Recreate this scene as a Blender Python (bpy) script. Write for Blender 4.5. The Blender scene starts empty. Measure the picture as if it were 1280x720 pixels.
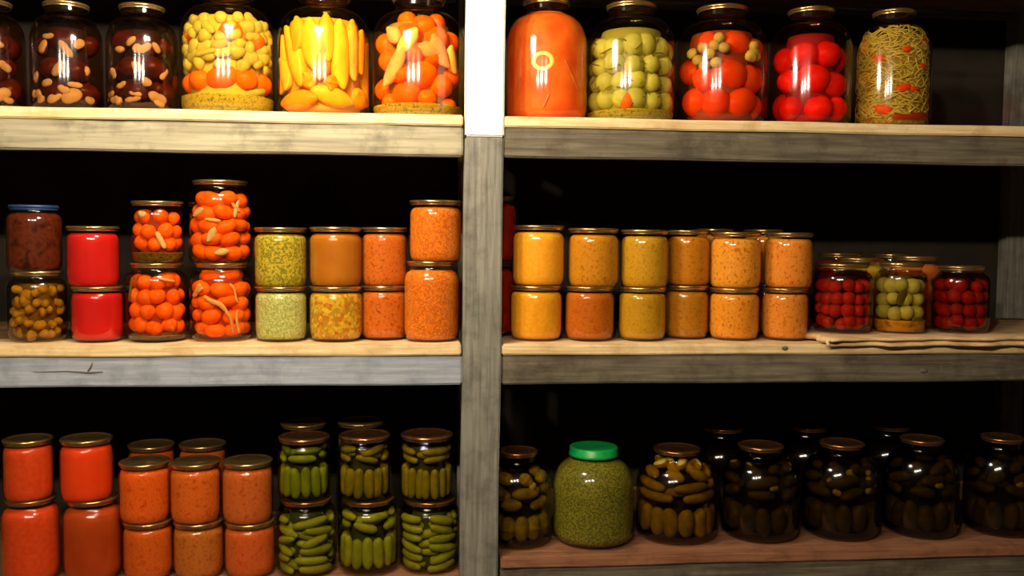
import bpy, bmesh, math, random
from mathutils import Vector, Matrix

random.seed(7)
sc = bpy.context.scene
COL = sc.collection

# ---------------------------------------------------------------- camera, world, exposure
F_PX = 1150.0
cam_d = bpy.data.cameras.new('camera')
cam_d.sensor_fit = 'HORIZONTAL'; cam_d.sensor_width = 36.0
cam_d.lens = 36.0 * F_PX / 1280.0
cam_d.clip_start = 0.05
cam = bpy.data.objects.new('camera', cam_d); COL.objects.link(cam)
yaw, pitch, roll = math.radians(5.3), math.radians(3.0), math.radians(-0.45)
fw = Vector((math.sin(yaw) * math.cos(pitch), math.cos(yaw) * math.cos(pitch), -math.sin(pitch)))
rt = Vector((math.cos(yaw), -math.sin(yaw), 0)); up = rt.cross(fw)
r2 = rt * math.cos(roll) - up * math.sin(roll); u2 = up * math.cos(roll) + rt * math.sin(roll)
m = Matrix((r2, u2, -fw)).transposed().to_4x4(); m.translation = Vector((-0.105, -1.72, 1.45))
cam.matrix_world = m
sc.camera = cam

w = bpy.data.worlds.new('world'); sc.world = w; w.use_nodes = True
w.node_tree.nodes['Background'].inputs[0].default_value = (1.0, 0.62, 0.36, 1)
w.node_tree.nodes['Background'].inputs[1].default_value = 0.012
sc.view_settings.view_transform = 'Standard'; sc.view_settings.look = 'None'
sc.view_settings.exposure = 0.0; sc.view_settings.gamma = 1.0
sc.view_settings.use_curve_mapping = False
sc.cycles.transparent_max_bounces = 24

# cluster lamp near the shelves, then an unseen bar of bulbs added as frontal fill: (position, emission of a bulb)
LAMPS = [(Vector((-0.36, -0.42, 2.00)), 800.0), (Vector((-0.46, -1.50, 2.02)), 2350.0)]
BULB_COLOUR = (1.0, 0.85, 0.64)

# ---------------------------------------------------------------- materials
def srgb(h):
    h = h.lstrip('#'); o = []
    for i in (0, 2, 4):
        c = int(h[i:i + 2], 16) / 255
        o.append(c / 12.92 if c <= 0.04045 else ((c + 0.055) / 1.055) ** 2.4)
    return (*o, 1)

MATS = {}
def new_mat(name):
    mt = bpy.data.materials.new(name); mt.use_nodes = True
    nt = mt.node_tree; nt.nodes.clear()
    out = nt.nodes.new('ShaderNodeOutputMaterial')
    return mt, nt, out

def mottled(name, cols, scale=60, rough=0.45, bump=0.0, detail=3, stretch=(1, 1, 1), vary=0.0, voronoi=False, metallic=0.0, spec=0.4, sss=0.0):
    """colour ramp over object-space noise; each copy gets its own offset"""
    if name in MATS: return MATS[name]
    mt, nt, out = new_mat(name); L = nt.links.new; N = nt.nodes.new
    b = N('ShaderNodeBsdfPrincipled'); L(b.outputs[0], out.inputs[0])
    b.inputs['Roughness'].default_value = rough; b.inputs['Metallic'].default_value = metallic
    b.inputs['Specular IOR Level'].default_value = spec
    if sss:
        b.inputs['Subsurface Weight'].default_value = sss; b.inputs['Subsurface Radius'].default_value = (1.0, 0.6, 0.35); b.inputs['Subsurface Scale'].default_value = 0.012
    tc = N('ShaderNodeTexCoord'); oi = N('ShaderNodeObjectInfo')
    mp = N('ShaderNodeMapping'); mp.inputs['Scale'].default_value = stretch
    L(tc.outputs['Object'], mp.inputs['Vector'])
    sh = N('ShaderNodeVectorMath'); sh.operation = 'MULTIPLY_ADD'
    sh.inputs[1].default_value = (1, 1, 1)
    L(mp.outputs[0], sh.inputs[0])
    mul = N('ShaderNodeMath'); mul.operation = 'MULTIPLY'; mul.inputs[1].default_value = 37.0
    L(oi.outputs['Random'], mul.inputs[0]); L(mul.outputs[0], sh.inputs[2])
    if voronoi:
        t = N('ShaderNodeTexVoronoi'); t.inputs['Scale'].default_value = scale
        L(sh.outputs[0], t.inputs['Vector'])
        sep = N('ShaderNodeSeparateColor'); L(t.outputs['Color'], sep.inputs[0]); fac = sep.outputs[0]; hgt = t.outputs['Distance']
    else:
        t = N('ShaderNodeTexNoise'); t.inputs['Scale'].default_value = scale; t.inputs['Detail'].default_value = detail
        L(sh.outputs[0], t.inputs['Vector']); fac = t.outputs['Fac']; hgt = fac
    rp = N('ShaderNodeValToRGB'); L(fac, rp.inputs[0])
    e = rp.color_ramp.elements; n = len(cols); lo, hi = (0.0, 1.0) if voronoi else (0.32, 0.68)
    e[0].position = lo; e[0].color = srgb(cols[0]); e[1].position = hi; e[1].color = srgb(cols[-1])
    for i in range(1, n - 1):
        x = e.new(lo + (hi - lo) * i / (n - 1)); x.color = srgb(cols[i])
    col = rp.outputs[0]
    if vary:
        hs = N('ShaderNodeHueSaturation'); L(col, hs.inputs['Color'])
        mr = N('ShaderNodeMapRange'); mr.inputs[3].default_value = 1 - vary; mr.inputs[4].default_value = 1 + vary
        L(oi.outputs['Random'], mr.inputs[0]); L(mr.outputs[0], hs.inputs['Value']); col = hs.outputs[0]
    L(col, b.inputs['Base Color'])
    if bump:
        bp = N('ShaderNodeBump'); bp.inputs['Strength'].default_value = bump; bp.inputs['Distance'].default_value = 0.002
        L(hgt, bp.inputs['Height']); L(bp.outputs[0], b.inputs['Normal'])
    MATS[name] = mt
    return mt

def plank_mat(name, light, dark, stain, grain='x', rough=0.8):
    if name in MATS: return MATS[name]
    mt, nt, out = new_mat(name); L = nt.links.new; N = nt.nodes.new
    b = N('ShaderNodeBsdfPrincipled'); L(b.outputs[0], out.inputs[0]); b.inputs['Roughness'].default_value = rough
    b.inputs['Specular IOR Level'].default_value = 0.2
    tc = N('ShaderNodeTexCoord'); oi = N('ShaderNodeObjectInfo')
    ad = N('ShaderNodeVectorMath'); ad.operation = 'ADD'; L(tc.outputs['Object'], ad.inputs[0])
    ml = N('ShaderNodeMath'); ml.operation = 'MULTIPLY'; ml.inputs[1].default_value = 23; L(oi.outputs['Random'], ml.inputs[0]); L(ml.outputs[0], ad.inputs[1])
    mp = N('ShaderNodeMapping'); s = {'x': (0.05, 1, 1), 'z': (1, 1, 0.05)}[grain]; mp.inputs['Scale'].default_value = s
    L(ad.outputs[0], mp.inputs['Vector'])
    n1 = N('ShaderNodeTexNoise'); n1.inputs['Scale'].default_value = 140; n1.inputs['Detail'].default_value = 6; n1.inputs['Distortion'].default_value = 0.4
    L(mp.outputs[0], n1.inputs['Vector'])
    r1 = N('ShaderNodeValToRGB'); r1.color_ramp.elements[0].position = 0.3; r1.color_ramp.elements[1].position = 0.66
    r1.color_ramp.elements[0].color = srgb(dark); r1.color_ramp.elements[1].color = srgb(light); L(n1.outputs['Fac'], r1.inputs[0])
    n2 = N('ShaderNodeTexNoise'); n2.inputs['Scale'].default_value = 17; n2.inputs['Detail'].default_value = 5; n2.inputs['Roughness'].default_value = 0.65
    L(ad.outputs[0], n2.inputs['Vector'])
    r2_ = N('ShaderNodeValToRGB'); r2_.color_ramp.elements[0].position = 0.48; r2_.color_ramp.elements[1].position = 0.68
    L(n2.outputs['Fac'], r2_.inputs[0])
    mx = N('ShaderNodeMix'); mx.data_type = 'RGBA'; mx.inputs['B'].default_value = srgb(stain)
    mm = N('ShaderNodeMath'); mm.operation = 'MULTIPLY'; mm.inputs[1].default_value = 0.6; L(r2_.outputs[0], mm.inputs[0]); L(mm.outputs[0], mx.inputs['Factor'])
    L(r1.outputs[0], mx.inputs['A']); L(mx.outputs['Result'], b.inputs['Base Color'])
    bp = N('ShaderNodeBump'); bp.inputs['Strength'].default_value = 0.35; bp.inputs['Distance'].default_value = 0.002
    L(n1.outputs['Fac'], bp.inputs['Height']); L(bp.outputs[0], b.inputs['Normal'])
    MATS[name] = mt
    return mt

def glass_mat():
    if 'glass' in MATS: return MATS['glass']
    mt, nt, out = new_mat('jar_glass'); L = nt.links.new; N = nt.nodes.new
    tr = N('ShaderNodeBsdfTransparent'); tr.inputs[0].default_value = (0.97, 0.99, 0.97, 1)
    gl = N('ShaderNodeBsdfGlossy'); gl.inputs['Roughness'].default_value = 0.10
    lw = N('ShaderNodeLayerWeight'); lw.inputs['Blend'].default_value = 0.5
    pw = N('ShaderNodeMath'); pw.operation = 'POWER'; pw.inputs[1].default_value = 5.0; L(lw.outputs['Facing'], pw.inputs[0])
    fr = N('ShaderNodeMath'); fr.operation = 'MULTIPLY_ADD'; fr.inputs[1].default_value = 0.9; fr.inputs[2].default_value = 0.075; L(pw.outputs[0], fr.inputs[0])
    nz = N('ShaderNodeTexNoise'); nz.inputs['Scale'].default_value = 30; nz.inputs['Detail'].default_value = 1
    tc = N('ShaderNodeTexCoord'); L(tc.outputs['Object'], nz.inputs['Vector'])
    bp = N('ShaderNodeBump'); bp.inputs['Strength'].default_value = 0.06; bp.inputs['Distance'].default_value = 0.003
    L(nz.outputs['Fac'], bp.inputs['Height']); L(bp.outputs[0], gl.inputs['Normal']); L(bp.outputs[0], lw.inputs['Normal'])
    mx = N('ShaderNodeMixShader'); L(fr.outputs[0], mx.inputs[0]); L(tr.outputs[0], mx.inputs[1]); L(gl.outputs[0], mx.inputs[2])
    L(mx.outputs[0], out.inputs[0]); MATS['glass'] = mt
    return mt

def brine_mat(tint):
    k = 'brine_' + tint
    if k in MATS: return MATS[k]
    mt, nt, out = new_mat(k); tr = nt.nodes.new('ShaderNodeBsdfTransparent'); tr.inputs[0].default_value = srgb(tint)
    nt.links.new(tr.outputs[0], out.inputs[0]); MATS[k] = mt
    return mt

def lid_mat(name, col, rough=0.32, metallic=0.9):
    return mottled(name, [col[0], col[1], col[0]], scale=45, rough=rough, metallic=metallic, bump=0.15)

# ---------------------------------------------------------------- mesh helpers
def link(name, me, mat, parent=None, loc=None):
    o = bpy.data.objects.new(name, me); COL.objects.link(o)
    if mat is not None and not me.materials: me.materials.append(mat)
    if parent is not None: o.parent = parent
    if loc is not None: o.location = loc
    return o

def tag(o, label, cat, group=None, kind=None):
    if label: o['label'] = label
    if cat: o['category'] = cat
    if group: o['group'] = group
    if kind: o['kind'] = kind
    return o

def empty(name, loc):
    o = bpy.data.objects.new(name, None); COL.objects.link(o); o.location = loc; o.empty_display_size = 0.02
    return o

def mesh(name, v, f, smooth=True):
    me = bpy.data.meshes.new(name); me.from_pydata([tuple(p) for p in v], [], f); me.update()
    if smooth: me.polygons.foreach_set('use_smooth', [True] * len(me.polygons))
    return me

def lathe(name, prof, seg=40, wob=0.0):
    v, f, rings = [], [], []
    for r, z in prof:
        if r < 1e-6: rings.append([len(v)]); v.append((0, 0, z))
        else:
            rings.append(list(range(len(v), len(v) + seg)))
            for i in range(seg):
                a = 2 * math.pi * i / seg
                rr = r * (1 + wob * random.uniform(-1, 1)); v.append((rr * math.sin(a), -rr * math.cos(a), z + wob * r * random.uniform(-1, 1)))
    for A, B in zip(rings, rings[1:]):
        for i in range(seg):
            j = (i + 1) % seg
            if len(A) == 1 and len(B) == 1: continue
            if len(A) == 1: f.append((A[0], B[j], B[i]))
            elif len(B) == 1: f.append((A[i], A[j], B[0]))
            else: f.append((A[i], A[j], B[j], B[i]))
    return mesh(name, v, f)

def box_mesh(name, x0, x1, y0, y1, z0, z1, bev=0.003, rough=0.0, cuts=0):
    bm = bmesh.new(); bmesh.ops.create_cube(bm, size=1)
    for p in bm.verts: p.co = Vector((x0 + (p.co.x + .5) * (x1 - x0), y0 + (p.co.y + .5) * (y1 - y0), z0 + (p.co.z + .5) * (z1 - z0)))
    if bev: bmesh.ops.bevel(bm, geom=list(bm.edges), offset=bev, segments=2, affect='EDGES')
    if cuts:
        L = max(((x1 - x0), 0), ((z1 - z0), 2))[1]
        lo, hi = ((x0, x1), None, (z0, z1))[L]
        for k in range(1, cuts):
            co = [0, 0, 0]; co[L] = lo + (hi - lo) * k / cuts; no = [0, 0, 0]; no[L] = 1
            bmesh.ops.bisect_plane(bm, geom=bm.verts[:] + bm.edges[:] + bm.faces[:], plane_co=co, plane_no=no)
        seed = random.uniform(0, 99)
        for p in bm.verts:
            t = p.co[L] * 9 + seed
            d = rough * (math.sin(t) + 0.6 * math.sin(2.3 * t + 1) + 0.4 * math.sin(5.1 * t))
            s = 1 if p.co.y < (y0 + y1) / 2 else 0
            if L == 0: p.co.y += d * s; p.co.z += 0.5 * rough * math.sin(1.7 * t + 2)
            else: p.co.y += d * s; p.co.x += 0.6 * rough * math.sin(1.3 * t + 2)
    me = bpy.data.meshes.new(name); bm.to_mesh(me); bm.free()
    return me

def tube(pts, radii, ns=8, flat=1.0, ref=None):
    """swept tube with rounded ends through pts; flat squashes the section along the outward direction"""
    pts = [Vector(p) for p in pts]; V, Fc = [], []
    n = len(pts)
    def frame(i):
        t = (pts[min(i + 1, n - 1)] - pts[max(i - 1, 0)]).normalized()
        o = Vector((pts[i].x, pts[i].y, 0)); o = o if o.length > 1e-5 else Vector((0, -1, 0))
        if ref is not None: o = Vector(ref)
        o = (o - t * o.dot(t)); o = o.normalized() if o.length > 1e-6 else t.orthogonal().normalized()
        return t, o, t.cross(o)
    rings = []
    def ring(c, o, s, r):
        rings.append(list(range(len(V), len(V) + ns)))
        for k in range(ns):
            a = 2 * math.pi * k / ns; V.append(c + o * (math.cos(a) * r * flat) + s * (math.sin(a) * r))
    t, o, s = frame(0); r = radii[0]
    V.append(pts[0] - t * r * 0.75); cap0 = 0
    ring(pts[0] - t * r * 0.5, o, s, r * 0.62)
    for i in range(n):
        t, o, s = frame(i); ring(pts[i], o, s, radii[i])
    r = radii[-1]; ring(pts[-1] + t * r * 0.5, o, s, r * 0.62)
    V.append(pts[-1] + t * r * 0.75); cap1 = len(V) - 1
    for A, B in zip(rings, rings[1:]):
        for k in range(ns): Fc.append((A[k], A[(k + 1) % ns], B[(k + 1) % ns], B[k]))
    for k in range(ns):
        Fc.append((cap0, rings[0][(k + 1) % ns], rings[0][k])); Fc.append((cap1, rings[-1][k], rings[-1][(k + 1) % ns]))
    return V, Fc

# ---------------------------------------------------------------- room shell
def struct(name, me, mat):
    o = link(name, me, mat); o['kind'] = 'structure'; return o
M_WALL = mottled('cellar_plaster', ['#1c1510', '#2c241b', '#231b14'], scale=5, rough=0.95, bump=0.5, detail=8)
M_FLOOR = mottled('cellar_floor', ['#3c342c', '#5a5046'], scale=6, rough=0.95, bump=0.4, detail=8)
struct('floor', box_mesh('floor', -1.6, 1.9, -2.8, 0.7, -0.1, 0.0, 0), M_FLOOR)
struct('ceiling', box_mesh('ceiling', -1.6, 1.9, -2.8, 0.7, 2.5, 2.6, 0), M_WALL)
struct('wall_back', box_mesh('wall_back', -1.6, 1.9, 0.56, 0.7, 0.0, 2.5, 0), M_WALL)
struct('wall_left', box_mesh('wall_left', -1.6, -1.45, -2.8, 0.56, 0.0, 2.5, 0), M_WALL)
struct('wall_right', box_mesh('wall_right', 1.75, 1.9, -2.8, 0.56, 0.0, 2.5, 0), M_WALL)

# ---------------------------------------------------------------- shelving
M_POST = plank_mat('post_wood', '#8a867a', '#636057', '#4c4a42', 'z')
M_POST_W = plank_mat('white_post', '#f0efe8', '#e2e0d6', '#d6d8c0', 'z')  # upper post length only, much paler than the grey lower length
M_BEAM_A = plank_mat('weathered_beam', '#a0987e', '#7c745f', '#544e40', 'x')
M_BEAM_B = plank_mat('pale_grey_beam', '#a2a6ae', '#868c96', '#6c727c', 'x')
M_BEAM_C = plank_mat('dark_beam', '#736a58', '#50483b', '#3a3226', 'x')
M_PINE = plank_mat('pine_edge', '#e8cfa0', '#c8a873', '#b08c58', 'x')
M_PINE2 = plank_mat('worn_plank', '#a07c56', '#7c5c3e', '#5c422c', 'x')
M_PLANK_R = plank_mat('reddish_plank', '#9a6a4c', '#7a4e36', '#5a3826', 'x')
rack = empty('wooden_shelving', (0, 0, 0))
tag(rack, 'rough grey plank shelving with a central upright post and pine shelf boards', 'shelf')
def post(x0, x1, y0, y1, z0, z1, lean=0.0, mat=None):
    me = box_mesh('post', x0, x1, y0, y1, z0, z1, 0.003, 0.0012, 26)
    for p in me.vertices: p.co.x += lean * (p.co.z - 1.35)
    return link('post', me, mat or M_POST, rack)
post(-0.0375, 0.0350, -0.006, 0.036, 0.0, 1.640, 0.007)
post(-0.0375, 0.0350, -0.006, 0.036, 1.641, 2.5, 0.007, M_POST_W)['label'] = 'white upper length of the post'
post(-1.24, -1.17, -0.004, 0.036, 0.0, 2.5)
post(1.36, 1.43, -0.004, 0.036, 0.0, 2.5)
for x in (-1.2, 0.0, 1.4): post(x - 0.03, x + 0.03, 0.505, 0.545, 0.0, 2.5)
LEVELS = [(2.045, M_BEAM_C, M_BEAM_C, 2.045), (1.682, M_BEAM_A, M_BEAM_C, 1.682), (1.255, M_BEAM_B, M_BEAM_C, 1.255),
          (0.800, M_BEAM_C, M_BEAM_C, 0.845), (0.36, M_BEAM_C, M_BEAM_C, 0.36)]
for zl, ml, mr, zr in LEVELS:
    for x0, x1, zt, mat in ((-1.17, -0.0385, zl, ml), (0.036, 1.36, zr, mr)):
        link('front_beam', box_mesh('front_beam', x0, x1, 0.001, 0.030, zt - 0.078, zt - 0.0225, 0.003, 0.0012, 22), mat, rack)
        link('rear_beam', box_mesh('rear_beam', x0, x1, 0.47, 0.50, zt - 0.036, zt - 0.0225, 0.003), mat, rack)
        y = -0.003
        for k, d in enumerate((0.118, 0.126, 0.121, 0.123)):
            link('shelf_plank', box_mesh('shelf_plank', x0 + random.uniform(0, .002), x1 - random.uniform(0, .002), y, y + d, zt - 0.0222, zt - 0.0023 - (0 if k == 0 else random.uniform(0, .0012)), 0.0025, 0.0012, 22),
                 (M_PINE if zt > 1 else M_PLANK_R) if k == 0 else M_PINE2, rack)
            y += d + 0.003

# drying split in the pale beam and knots in the board edge
DARK_SPLIT = mottled('dark_split', ['#5a5246', '#6a6254'], scale=90, rough=0.9)
for nm, pts, rad in [('split', [(-0.86, 1.207), (-0.80, 1.205), (-0.75, 1.206), (-0.715, 1.2035), (-0.69, 1.205)], [.0008, .0014, .0012, .0016, .0008]), ('split', [(-0.716, 1.206), (-0.711, 1.213), (-0.708, 1.221)], [.0014, .0018, .001]),
                     ('knot', [(0.582, 1.2445), (0.586, 1.2440), (0.590, 1.2446)], [.0035, .0045, .0032]), ('knot', [(0.866, 1.199), (0.872, 1.1985), (0.877, 1.199)], [.004, .0055, .004])]:
    yy = 0.0005 if nm == 'split' or pts[0][1] < 1.22 else -0.0035
    v, f = tube([(x, yy, z) for x, z in pts], rad, 8, 0.45, (0, -1, 0)); link(nm, mesh(nm, v, f), DARK_SPLIT, rack)

# folded cardboard lying on the right of the middle shelf
def cardboard():
    xs0, xs1, zb = 0.668, 1.34, 1.2555
    ny = 14
    prof = []
    for i in range(30):
        x = xs1 + (xs0 - xs1) * i / 29; prof.append((x, 0.0028 + 0.0009 * math.sin(x * 23) ** 2))
    for k in range(1, 6):
        a = math.pi * k / 6; prof.append((xs0 - 0.0042 * math.sin(a) * 1.6, 0.0064 - 0.0036 * math.cos(a)))
    for i in range(30):
        x = xs0 + (xs1 - xs0) * i / 29; prof.append((x, 0.0100 + 0.0003 * math.sin(x * 31 + 1)))
    v, f = [], []
    for j in range(ny):
        y = -0.018 + 0.42 * (j / (ny - 1)) ** 1.8
        for i, (x, z) in enumerate(prof):
            dy = (0.004 * math.sin(x * 37) + 0.003 * math.sin(x * 91 + 2) - (0.012 if i > 34 else 0.0) * max(0, 1 - (x - xs0) / .10)) if j == 0 else 0
            dx = 0.012 * math.sin(j * 2.1) * max(0, 1 - (x - xs0) / .06)
            dz = (-0.009 if i < 32 else -0.004) * max(0, 1 - j / 2.0)
            v.append((x + dx, y + dy, zb + z + dz))
    n = len(prof)
    for j in range(ny - 1):
        for i in range(n - 1): a = j * n + i; f.append((a, a + 1, a + n + 1, a + n))
    o = link('cardboard_sheet', mesh('cardboard_sheet', v, f), mottled('cardboard', ['#c9a272', '#e0bd8c', '#b38a5c'], scale=14, rough=0.9, detail=5, stretch=(1, 3, 3)))
    s = o.modifiers.new('thickness', 'SOLIDIFY'); s.thickness = 0.0046; s.offset = 0
    tag(o, 'folded tan cardboard sheet under jars on the middle shelf', 'cardboard')
cardboard()

# ---------------------------------------------------------------- lamp and added fill bar (above the frame)
def lamp(LAMP, strength, label, bar=False):
    t = empty('three_bulb_light', LAMP)
    tag(t, label, 'lamp')
    dark = mottled('bakelite', ['#1c1815', '#2a2420'], scale=40, rough=0.4)
    v, f = tube([(0, 0, 0.10), (0, 0, 0.3), (0, 0, 2.5 - LAMP.z)], [0.004] * 3, 8); link('cord', mesh('cord', v, f), dark, t)
    link('hub', lathe('hub', [(0, .07), (.03, .072), (.034, .085), (.02, .1), (.008, .11), (0, .11)], 24), dark, t)
    mt, nt, out = new_mat('lit_bulb'); e = nt.nodes.new('ShaderNodeEmission'); e.inputs[0].default_value = (*BULB_COLOUR, 1); e.inputs[1].default_value = strength
    nt.links.new(e.outputs[0], out.inputs[0])
    bulb = lathe('bulb', [(0, -.019), (.010, -.0165), (.0165, -.009), (.019, 0), (.0165, .010), (.011, .019), (.009, .026), (0, .027)], 16)
    sock = lathe('socket', [(0, .027), (.013, .027), (.014, .045), (.012, .062), (0, .062)], 16)
    for k in range(3):
        if bar:
            p = Vector(((k - 1) * 0.34, 0, 0)); v, f = tube([(0, 0, 0.078), p * 0.5 + Vector((0.002, 0, 0.078)), p + Vector((0.004, 0, 0.066))], [0.006] * 3, 8)
        else:
            a = 2 * math.pi * k / 3 + 0.35; p = Vector((0.062 * math.cos(a), 0.062 * math.sin(a), 0))
            v, f = tube([(0.028 * math.cos(a), 0.028 * math.sin(a), 0.078), p * 0.8 + Vector((0, 0, 0.078)), p + Vector((0, 0, 0.058))], [0.005] * 3, 8)
        link('arm', mesh('arm', v, f), dark, t)
        link('socket', sock, dark, t, p); link('bulb', bulb, mt, t, p)
lamp(*LAMPS[0], 'pendant lamp with three bare bulbs hanging close to the shelves')
lamp(*LAMPS[1], 'added unseen fill light, a bar of three spaced bare bulbs in mid room', True)

# ---------------------------------------------------------------- jars
# shelf position (x, y, z of the base), body radius and height of every jar, in metres
SPOTS = {
    'T0': (-0.9154, 0.0921, 1.682, 0.0621, 0.2), 'T1': (-0.7774, 0.0934, 1.682, 0.0634, 0.2), 'T2': (-0.6409, 0.0951, 1.682, 0.0651, 0.2), 
    'T3': (-0.4884, 0.1182, 1.682, 0.0882, 0.237), 'T4': (-0.3051, 0.1198, 1.682, 0.0898, 0.237), 'T5': (-0.1226, 0.1205, 1.682, 0.0905, 0.237), 
    'T6': (0.1301, 0.1113, 1.682, 0.0813, 0.237), 'T7': (0.3016, 0.1189, 1.682, 0.0889, 0.237), 'T8': (0.4889, 0.1208, 1.682, 0.0908, 0.237), 
    'T9': (0.6711, 0.1113, 1.682, 0.0813, 0.237), 'T10': (0.843, 0.1041, 1.682, 0.0741, 0.237), 'M1': (-0.834, 0.0822, 1.255, 0.0522, 0.1306), 
    'M1u': (-0.8363, 0.0792, 1.383, 0.0492, 0.1242), 'M2': (-0.7238, 0.0768, 1.255, 0.0468, 0.1026), 'M2u': (-0.7302, 0.0773, 1.355, 0.0473, 0.1143), 
    'M3': (-0.6167, 0.0862, 1.255, 0.0562, 0.1467), 'M3u': (-0.6123, 0.078, 1.399, 0.048, 0.1181), 'M4': (-0.4974, 0.0886, 1.255, 0.0586, 0.1473), 
    'M4u': (-0.4984, 0.0891, 1.399, 0.0591, 0.1588), 'M5': (-0.3839, 0.0801, 1.255, 0.0501, 0.1035), 'M5u': (-0.3842, 0.0806, 1.355, 0.0506, 0.1151), 
    'M6': (-0.2799, 0.0818, 1.255, 0.0518, 0.1038), 'M6u': (-0.2803, 0.0808, 1.356, 0.0508, 0.1158), 'M7': (-0.1888, 0.1069, 1.255, 0.0469, 0.1044), 
    'M7u': (-0.1881, 0.106, 1.356, 0.046, 0.1163), 'M8': (-0.0955, 0.0751, 1.255, 0.0551, 0.153), 'M8u': (-0.0881, 0.0717, 1.405, 0.0517, 0.1191), 
    'X1': (0.0253, 0.1942, 1.255, 0.0542, 0.1508), 'X1u': (0.0284, 0.194, 1.403, 0.054, 0.1359), 'R1': (0.1104, 0.0822, 1.255, 0.0522, 0.1066), 
    'R1u': (0.1141, 0.082, 1.359, 0.052, 0.1197), 'R2': (0.2166, 0.0799, 1.255, 0.0499, 0.1055), 'R2u': (0.2234, 0.0813, 1.357, 0.0513, 0.117), 
    'R3': (0.3229, 0.0782, 1.255, 0.0482, 0.1043), 'R3u': (0.326, 0.078, 1.356, 0.048, 0.1159), 'R4': (0.421, 0.1047, 1.255, 0.0447, 0.1065), 
    'R4u': (0.4229, 0.1038, 1.359, 0.0438, 0.1132), 'R5': (0.5114, 0.0801, 1.255, 0.0501, 0.1032), 'R5u': (0.5128, 0.0816, 1.355, 0.0516, 0.1139), 
    'R6': (0.6165, 0.0765, 1.255, 0.0465, 0.1037), 'R6u': (0.6222, 0.0787, 1.356, 0.0487, 0.1127), 'RB1': (0.5104, 0.2019, 1.255, 0.0419, 0.1072), 
    'RB1u': (0.5057, 0.2027, 1.359, 0.0427, 0.1177), 'RB2': (0.6225, 0.2033, 1.255, 0.0433, 0.1058), 'RB2u': (0.6163, 0.2032, 1.358, 0.0432, 0.1183), 
    'C1': (0.737, 0.0781, 1.268, 0.0581, 0.1398), 'C2': (0.8556, 0.071, 1.268, 0.051, 0.1422), 'C3': (0.9879, 0.0754, 1.268, 0.0554, 0.1363), 
    'C4': (0.8243, 0.1849, 1.268, 0.0549, 0.1495), 'C5': (0.9497, 0.1848, 1.268, 0.0548, 0.1538), 'C6': (0.8326, 0.3061, 1.268, 0.0561, 0.1581), 
    'C7': (0.9575, 0.3035, 1.268, 0.0535, 0.1572), 'B0': (-0.8537, 0.0825, 0.8, 0.0525, 0.1564), 'B0u': (-0.8535, 0.0747, 0.9534, 0.0447, 0.1168), 
    'B1': (-0.7403, 0.0836, 0.8, 0.0536, 0.154), 'B1u': (-0.7482, 0.0776, 0.951, 0.0476, 0.1188), 'B2': (-0.6363, 0.0764, 0.8, 0.0464, 0.1106), 
    'B2u': (-0.6417, 0.0769, 0.9076, 0.0469, 0.1163), 'B3': (-0.5422, 0.0775, 0.8, 0.0475, 0.1083), 'B3u': (-0.5471, 0.0773, 0.9053, 0.0473, 0.1171), 
    'B4': (-0.4456, 0.0786, 0.8, 0.0486, 0.106), 'B4u': (-0.4493, 0.0784, 0.903, 0.0484, 0.1193), 'D1': (-0.6633, 0.1965, 0.8, 0.0465, 0.1159), 
    'D1u': (-0.6635, 0.1964, 0.9129, 0.0464, 0.1171), 'D2': (-0.5614, 0.1976, 0.8, 0.0476, 0.1137), 'D2u': (-0.5619, 0.1975, 0.9107, 0.0475, 0.1194), 
    'G1': (-0.3387, 0.0882, 0.8, 0.0582, 0.1455), 'G1u': (-0.3419, 0.0801, 0.9425, 0.0501, 0.1251), 'G2': (-0.2182, 0.0885, 0.8, 0.0585, 0.1432), 
    'G2u': (-0.2248, 0.0811, 0.9402, 0.0511, 0.1289), 'G3': (-0.0978, 0.0902, 0.8, 0.0602, 0.1405), 'G3u': (-0.1038, 0.0827, 0.9375, 0.0527, 0.1314), 
    'E1': (-0.3563, 0.2123, 0.8, 0.0523, 0.1448), 'E1u': (-0.3587, 0.2088, 0.9418, 0.0488, 0.127), 'E2': (-0.237, 0.2133, 0.8, 0.0533, 0.1426), 
    'E2u': (-0.2416, 0.2097, 0.9396, 0.0497, 0.1312), 'K1': (0.0784, 0.0992, 0.845, 0.0692, 0.1843), 'K2': (0.2332, 0.1033, 0.845, 0.0833, 0.1895), 
    'K3': (0.4088, 0.1134, 0.845, 0.0834, 0.1816), 'K4': (0.5849, 0.1099, 0.845, 0.0799, 0.1868), 'K5': (0.7583, 0.1085, 0.845, 0.0785, 0.1899), 
    'K6': (0.9313, 0.1051, 0.845, 0.0751, 0.197), 'K7': (1.108, 0.1031, 0.845, 0.0731, 0.1987), 'L1': (0.5747, 0.3253, 0.845, 0.0853, 0.1815), 
    'L2': (0.7748, 0.324, 0.845, 0.084, 0.1815), 'L3': (0.9734, 0.3231, 0.845, 0.0831, 0.1814), 
}
KIND = {  # start of shoulder, end of shoulder, neck radius, lid radius  (as parts of height / radius)
    'half': (0.745, 0.885, 0.84, 0.985),
    'litre': (0.74, 0.875, 0.78, 0.87),
    'three': (0.64, 0.875, 0.50, 0.575),
    'three_low': (0.55, 0.86, 0.52, 0.585),
    'two': (0.62, 0.87, 0.56, 0.64),
}
TIN = lid_mat('gold_tin', ('#a98650', '#c6a468'), rough=.24)
TIN_RED = lid_mat('copper_tin', ('#a0623c', '#c08a58'), rough=.24)
BLUE = lid_mat('blue_lid', ('#22365e', '#2c4470'), rough=0.35, metallic=0.2)
GREEN = lid_mat('green_lid', ('#0f8a3c', '#139a48'), rough=0.35, metallic=0.0)
LIDS = {'tin': TIN, 'copper': TIN_RED, 'blue': BLUE, 'green': GREEN}

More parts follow.
